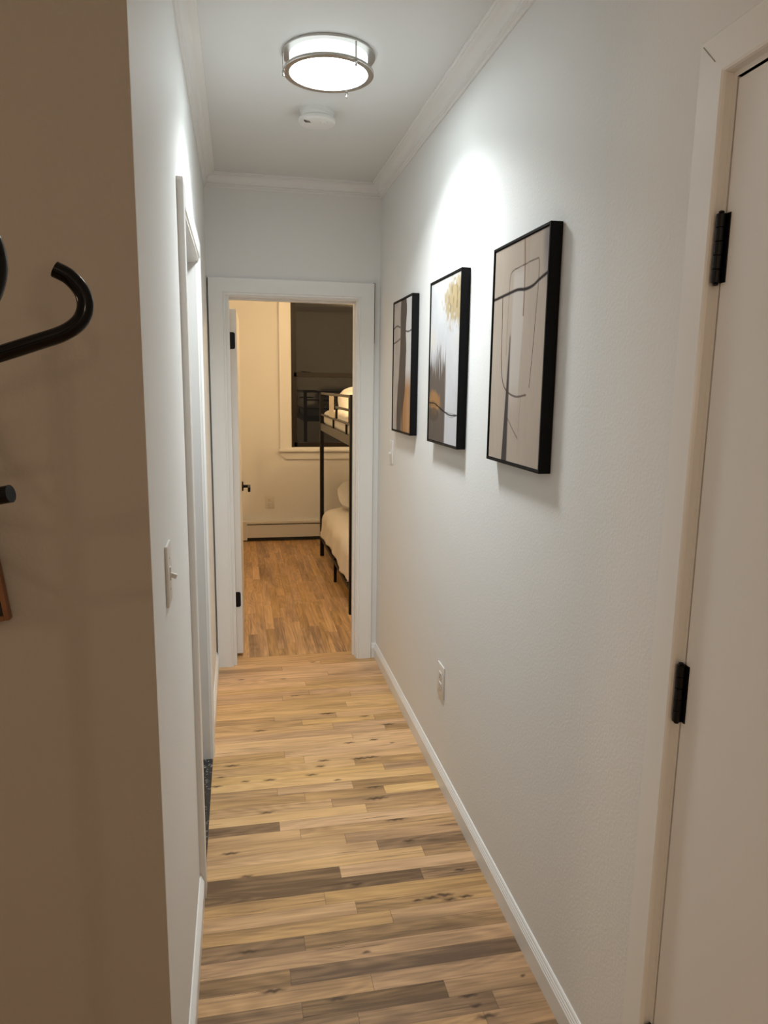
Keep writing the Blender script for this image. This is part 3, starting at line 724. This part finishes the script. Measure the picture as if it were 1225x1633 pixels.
up = wpart([((WX0+.026, y2_-.018, 1.575), (WX0+.056, y2_+.018, WZ1-.01)), ((WX1-.056, y2_-.018, 1.575), (WX1-.026, y2_+.018, WZ1-.01)), ((WX0+.026, y2_-.018, 1.575), (WX1-.026, y2_+.018, 1.615)), ((WX0+.026, y2_-.018, WZ1-.06), (WX1-.026, y2_+.018, WZ1-.01))], 'upper_sash', M['sash'])
wpart([((WX0+.050, y2_-.002, 1.61), (WX1-.050, y2_+.002, WZ1-.055))], 'window_pane', M['glass'], 0, up)
w = MB(); w.box((.640, y1_-.018, 1.619), (.700, y1_+.012, 1.628), .003); w.box((.610, y1_-.012, 1.626), (.665, y1_+.002, 1.634), .003, rot=Matrix.Rotation(math.radians(6), 3, 'Y')); w.build('sash_lock', M['black'], t)

# ------------------------------------------------------------------ bunk bed
QX, QX2 = .716, 1.98; QY0, QY1 = 4.545, 6.241; UX2 = 1.70
t = thing('bunk_bed', 'black metal bunk bed just inside the bedroom', 'bunk bed', ((QX+QX2)/2, (QY0+QY1)/2, 0))
ps = .017
for (x, y) in ((QX, QY0), (QX, QY1), (UX2, QY0), (UX2, QY1)):
    w = MB(); w.box((x-ps, y-ps, 0), (x+ps, y+ps, 1.445), .004); w.build('bed_post', M['bedmetal'], t)
w = MB(); w.box((QX-.011, 5.343, 0), (QX+.011, 5.365, .19), .002); w.build('bed_leg', M['bedmetal'], t)
for x in (QX2,):
    for y in (QY0, 5.354, QY1):
        w = MB(); w.box((x-.011, y-.011, 0), (x+.011, y+.011, .19), .002); w.build('bed_leg', M['bedmetal'], t)
def rail(a, b, nm, m=None, bev=.003): 
    w = MB(); w.box(a, b, bev); return w.build(nm, m or M['bedmetal'], t)
# lower frame
rail((QX-.012, QY0, .150), (QX+.012, QY1, .178), 'lower_side_rail'); rail((QX2-.012, QY0, .150), (QX2+.012, QY1, .178), 'lower_side_rail')
rail((QX, QY1-.012, .150), (QX2, QY1+.012, .178), 'lower_end_rail'); rail((QX, QY0-.012, .150), (QX2, QY0+.012, .178), 'lower_end_rail')
# upper frame
rail((QX-.012, QY0, 1.118), (QX+.008, QY1, 1.180), 'upper_side_rail', M['bedlit']); rail((UX2-.008, QY0, 1.118), (UX2+.012, QY1, 1.180), 'upper_side_rail', M['bedlit'])
rail((QX, QY1-.010, 1.118), (UX2, QY1+.012, 1.180), 'upper_end_rail'); rail((QX, QY0-.012, 1.118), (UX2, QY0+.010, 1.180), 'upper_end_rail')
for k in range(9):
    y = QY0+.12+k*(QY1-QY0-.24)/8; w = MB(); w.box((QX, y-.012, 1.140), (UX2, y+.012, 1.165)); w.build('bed_slat', M['bedmetal'], t)
# guard rails on the open side
rail((QX-.010, QY0, 1.424), (QX+.010, QY1, 1.442), 'guard_rail', M['bedlit']); rail((QX-.009, QY0, 1.246), (QX+.009, QY1, 1.261), 'guard_rail', M['bedlit'])
rail((QX-.008, QY0, 1.336), (QX+.008, 5.300, 1.352), 'guard_rail', M['bedlit'])
for y in (5.300, 4.655): rail((QX-.008, y-.012, 1.255), (QX+.008, y+.012, 1.43), 'guard_upright')
for y in (5.47, 4.80): rail((QX-.007, y-.009, 1.175), (QX+.007, y+.009, 1.250), 'guard_upright')
w = MB(); w.box((QX-.0115, 5.370, 1.262), (QX-.0095, 5.640, 1.423)); lb = w.build('guard_panel', M['label'], t); lb['label'] = 'pale cream panel on the guard rail'
# end guards
for yy in (QY1, QY0):
    for z in (1.433, 1.345, 1.254): rail((QX, yy-.008, z-.008), (UX2, yy+.008, z+.008), 'end_guard')
    for x in (1.05, 1.37): rail((x-.008, yy-.008, 1.18), (x+.008, yy+.008, 1.43), 'guard_upright')
    for x in (1.05, 1.37): rail((x-.008, yy-.008, .178), (x+.008, yy+.008, .60), 'guard_upright') if yy == QY0 else None
for z in (1.433, 1.345, 1.254): rail((UX2-.008, QY0, z-.008), (UX2+.008, QY1, z+.008), 'guard_rail')

# bedding
def drape(name, x0, x1, y0, y1, ztop, r, hem, m, seed, nx=90, ny=120, amp=.006, crown=.03, hemvar=.02, tuck=0.0):
    rs = np.random.RandomState(seed); ph = rs.rand(12)*6.28
    ext = r*math.pi/2+(ztop-r-hem)
    a = np.linspace(x0+r-ext, x1-r+ext, nx); b = np.linspace(y0+r-ext, y1-r+ext, ny)
    A_, B_ = np.meshgrid(a, b, indexing='ij')
    cx = np.clip(A_, x0+r, x1-r); cy_ = np.clip(B_, y0+r, y1-r); dx = A_-cx; dy = B_-cy_; dd = np.hypot(dx, dy)+1e-9
    dm = np.minimum(dd, ext*(1+0*dd)); nxx, nyy = dx/dd, dy/dd
    ar = np.minimum(dm/r, math.pi/2); outw = r*np.sin(ar); drop = r*(1-np.cos(ar))+np.maximum(0, dm-r*math.pi/2)
    per = A_*3+B_*5
    hv = hemvar*(np.sin(B_*6+ph[0])+.5*np.sin(B_*13+ph[1])+.5*np.sin(A_*7+ph[2]))
    drop = drop*(1+hv*np.clip(drop/.2, 0, 1)); fl = np.clip((dm-r)/.2, 0, 1)
    wav = .008*fl*(np.sin(B_*15+ph[3])+np.sin(A_*17+ph[4])+.5*np.sin(B_*31+A_*27+ph[5]))-tuck*fl
    X = cx+nxx*(outw+wav); Y = cy_+nyy*(outw+wav)
    u = (cx-x0)/(x1-x0); v = (cy_-y0)/(y1-y0)
    Z = ztop-drop+crown*np.sin(np.clip(u, 0, 1)*math.pi)**.7*np.sin(np.clip(v, 0, 1)*math.pi)**.5
    Z += amp*(np.sin(A_*14+B_*7+ph[6])+.7*np.sin(A_*9-B_*17+ph[7])+.5*np.sin(A_*31+B_*12+ph[8]))*(1-.5*fl)
    o = grid_obj(name, np.stack([X, Y, Z], -1), m)
    md = o.modifiers.new('thickness', 'SOLIDIFY'); md.thickness = .012; md.offset = -1
    return o
w = MB(); w.box((QX+.02, QY0+.03, .179), (QX2-.02, QY1-.03, .38), .04, 4)
tag(w.build('mattress', M['mattr'], smooth=True), 'lower bunk mattress almost hidden under the cream comforter', 'mattress')
o = drape('comforter', QX-.012, QX2+.012, QY0-.01, QY1+.008, .445, .12, .195, M['linen'], 3, nx=120, ny=150, amp=.006, hemvar=.06, crown=.05)
tag(o, 'cream comforter spread over the lower bunk', 'comforter')
w = MB(); w.box((QX+.012, QY0+.02, 1.166), (UX2-.012, QY1-.02, 1.285), .035, 4)
mt = w.build('mattress', M['sheet'], smooth=True); tag(mt, 'white mattress on the upper bunk inside the guard rails', 'mattress')
def pillow(name, c, sx, sy, sz, rot, m, label, cat='pillow', parent=None, seed=0):
    n = 36; u = np.linspace(-1, 1, n); U, V_ = np.meshgrid(u, u, indexing='ij'); rs = np.random.RandomState(seed); ph = rs.rand(6)*6.28
    rho = np.maximum(np.abs(U), np.abs(V_)); sq = rho/((np.abs(U)**3.6+np.abs(V_)**3.6)**(1/3.6)+1e-9)
    h = np.clip(1-rho**2.4, 0, 1)**.5
    wr = (.06*np.sin(U*7+V_*4+ph[0])+.05*np.sin(V_*11-U*5+ph[1]))*h
    top = np.stack([U*sq*sx/2, V_*sq*sy/2, (h+wr)*sz/2], -1); bot = np.stack([U*sq*sx/2, V_*sq*sy/2, -h*sz/2], -1)[:, ::-1]
    P = np.concatenate([top, bot], 1)
    R_ = np.array(rot.to_matrix()) if hasattr(rot, 'to_matrix') else np.array(rot)
    P = P@R_.T+np.array(c)
    o = grid_obj(name, P, m); tag(o, label, cat); return o
from mathutils import Euler
pillow('pillow', (1.150, 6.02, .572), .64, .42, .20, Euler((math.radians(24), 0, 0)), M['sheet'], 'white pillow at the window end of the lower bunk', seed=1)
pillow('pillow', (1.150, 6.03, 1.350), .64, .36, .22, Euler((math.radians(42), 0, 0)), M['sheet'], 'white pillow propped up on the upper bunk', seed=2)
o = drape('blanket', QX+.02, UX2-.02, 4.62, 6.17, 1.298, .030, 1.225, M['sheet'], 9, nx=70, ny=110, amp=.005, hemvar=.02, crown=.015)
tag(o, 'rumpled white blanket covering the upper bunk', 'blanket')
# rolled towel on the comforter
w = MB(); w.lathe([(.002, 0), (.045, .004), (.055, .02), (.058, .13), (.052, .25), (.040, .262), (.002, .265)], (0, 0, 0), 28)
o = w.build('rolled_towel', M['sheet'], smooth=True); o.location = (.800, 5.17, .556); o.rotation_euler = (0, math.radians(90), math.radians(8))
tag(o, 'white rolled towel lying on the cream comforter', 'towel')

# ------------------------------------------------------------------ coat rack
t = thing('coat_rack', 'glossy black metal coat rack with curved hooks at the left edge', 'coat rack', (-.330, .60, 0))
px_, py_ = -.330, .60
w = MB(); w.lathe([(.17, 0), (.17, .012), (.15, .022), (.03, .030), (.020, .045)], (px_, py_, 0), 48); w.build('rack_base', M['hook'], t, smooth=True)
w = MB(); w.lathe([(.016, .04), (.016, 1.72), (.024, 1.73), (.028, 1.75), (.022, 1.775), (.004, 1.785)], (px_, py_, 0), 24); w.build('rack_pole', M['hook'], t, smooth=True)
def arc(pts, n=10): return smooth_poly(pts, n)
def smooth3(pts, n=8):
    P = [np.array(p, float) for p in pts]; P = [2*P[0]-P[1]]+P+[2*P[-1]-P[-2]]; out = []
    for i in range(1, len(P)-2):
        for k in range(n):
            t_ = k/n; a, b, c, d_ = P[i-1:i+3]
            out.append(tuple(0.5*((2*b)+(-a+c)*t_+(2*a-5*b+4*c-d_)*t_**2+(-a+3*b-3*c+d_)*t_**3)))
    out.append(tuple(P[-2])); return out
def hook(pts, r=.0062, nm='rack_hook', n=8):
    w = MB(); w.tube(smooth3(pts, n), r, 16); return w.build(nm, M['hook'], t, smooth=True)
hook([(px_, .600, 1.470), (-.240, .600, 1.498), (-.180, .600, 1.5185), (-.150, .600, 1.5290), (-.1285, .600, 1.5370), (-.1165, .600, 1.5460), (-.1120, .600, 1.5570), (-.1140, .600, 1.5680), (-.1220, .600, 1.5780), (-.1320, .600, 1.5835)])
hook([(px_, .600, 1.470), (-.27, .56, 1.49), (-.205, .515, 1.512), (-.165, .492, 1.530), (-.1430, .480, 1.550), (-.1375, .478, 1.572), (-.1480, .486, 1.594), (-.168, .498, 1.602)])
hook([(px_, .600, 1.470), (-.345, .66, 1.49), (-.375, .74, 1.512), (-.385, .775, 1.535), (-.385, .775, 1.565), (-.38, .75, 1.580)])
hook([(px_, .600, 1.470), (-.40, .585, 1.49), (-.475, .57, 1.512), (-.505, .565, 1.535), (-.505, .565, 1.565), (-.485, .57, 1.580)])
hook([(px_, .600, 1.385), (-.24, .578, 1.404), (-.163, .560, 1.4195)], .0066, 'rack_peg', 4)
hook([(px_, .600, 1.385), (-.38, .66, 1.404), (-.42, .72, 1.4195)], .0066, 'rack_peg', 4)
hook([(px_, .600, 1.385), (-.36, .53, 1.404), (-.38, .45, 1.4195)], .0066, 'rack_peg', 4)

# ------------------------------------------------------------------ crooked framed panel at the far left
t = thing('picture_frame', 'dark panel in a brown wooden frame at the left edge below the black hooks', 'picture frame', (-.47, YN, 1.14))
w = MB(); W_, H_, fw, dp = .24, .30, .0075, .016
cx_, cz_ = -.3435-W_/2, 1.1450+H_/2
def fb(x0, z0, x1, z1, m, nm, ya=YN-dp, yb=YN-.001):
    w = MB(); w.box((x0, ya, z0), (x1, yb, z1), .001)
    o = w.build(nm, m, None); o.data.transform(Matrix.Translation((-.3435, 0, 1.145)) @ Matrix.Rotation(math.radians(-6.5), 4, 'Y') @ Matrix.Translation((.3435, 0, -1.145)))
    o.parent = t; o.matrix_parent_inverse = Matrix.Translation(-t.location)
x1, z0 = -.3435, 1.145
w = MB()
for a, b in (((x1-fw, YN-dp, z0), (x1, YN-.001, z0+H_)), ((x1-W_, YN-dp, z0), (x1-W_+fw, YN-.001, z0+H_)), ((x1-W_+fw, YN-dp, z0), (x1-fw, YN-.001, z0+fw)), ((x1-W_+fw, YN-dp, z0+H_-fw), (x1-fw, YN-.001, z0+H_))):
    w.box(a, b, .001)
R_ = Matrix.Translation((x1, 0, z0)) @ Matrix.Rotation(math.radians(-6.5), 4, 'Y') @ Matrix.Translation((-x1, 0, -z0))
o = w.build('frame_border', M['brownwood'], t); o.data.transform(R_)
w = MB(); w.box((x1-W_+fw, YN-dp+.004, z0+fw), (x1-fw, YN-.002, z0+H_-fw)); o = w.build('dark_panel', M['blackp'], t); o.data.transform(R_)

# fixtures that carry the lamps outside the picture
def fixture(x, y, z, label, nm='ceiling_light'):
    t = thing(nm, label, 'ceiling light', (x, y, ZC))
    w = MB(); w.lathe([(.004, 0), (.075, -.002), (.075, -.018), (.03, -.026), (.012, -.030)], (x, y, ZC), 40); w.build('canopy', M['nickel'], t, smooth=True)
    if ZC-z > .16:
        w = MB(); w.lathe([(.004, -.028), (.004, -(ZC-z)+.07)], (x, y, ZC), 12); w.build('stem', M['nickel'], t)
fixture(1.48, 5.15, 2.36, 'bedroom ceiling light above the bunk bed')
fixture(0.42, 5.00, 2.36, 'bedroom ceiling light left of the bunk bed')
fixture(LIVING[0][0][0], LIVING[0][0][1], LIVING[0][0][2], 'living room pendant with a warm bulb behind the camera on the left')
fixture(LIVING[1][0][0], LIVING[1][0][1], LIVING[1][0][2], 'living room pendant with a warm bulb behind the camera on the right')

t = thing('table_lamp', 'table lamp with an open shade on a console in the living room, outside the picture', 'table lamp', (-1.9, .75, .80))
w = MB(); w.lathe([(.07, 0), (.07, .015), (.03, .03), (.02, .10), (.035, .20), (.02, .32), (.008, .36), (.008, .56)], (-1.9, .75, .80), 32); w.build('lamp_base', M['nickel'], t, smooth=True)
t = thing('console_table', 'narrow wooden console table under the lamp, outside the picture', 'table', (-1.9, .75, 0))
w = MB(); w.box((-2.15, .25, .765), (-1.72, 1.10, .799), .004); w.build('table_top', M['brownwood'], t)
for x in (-2.12, -1.75):
    for y in (.28, 1.07):
        w = MB(); w.box((x-.018, y-.018, 0), (x+.018, y+.018, .766), .003); w.build('table_leg', M['brownwood'], t)
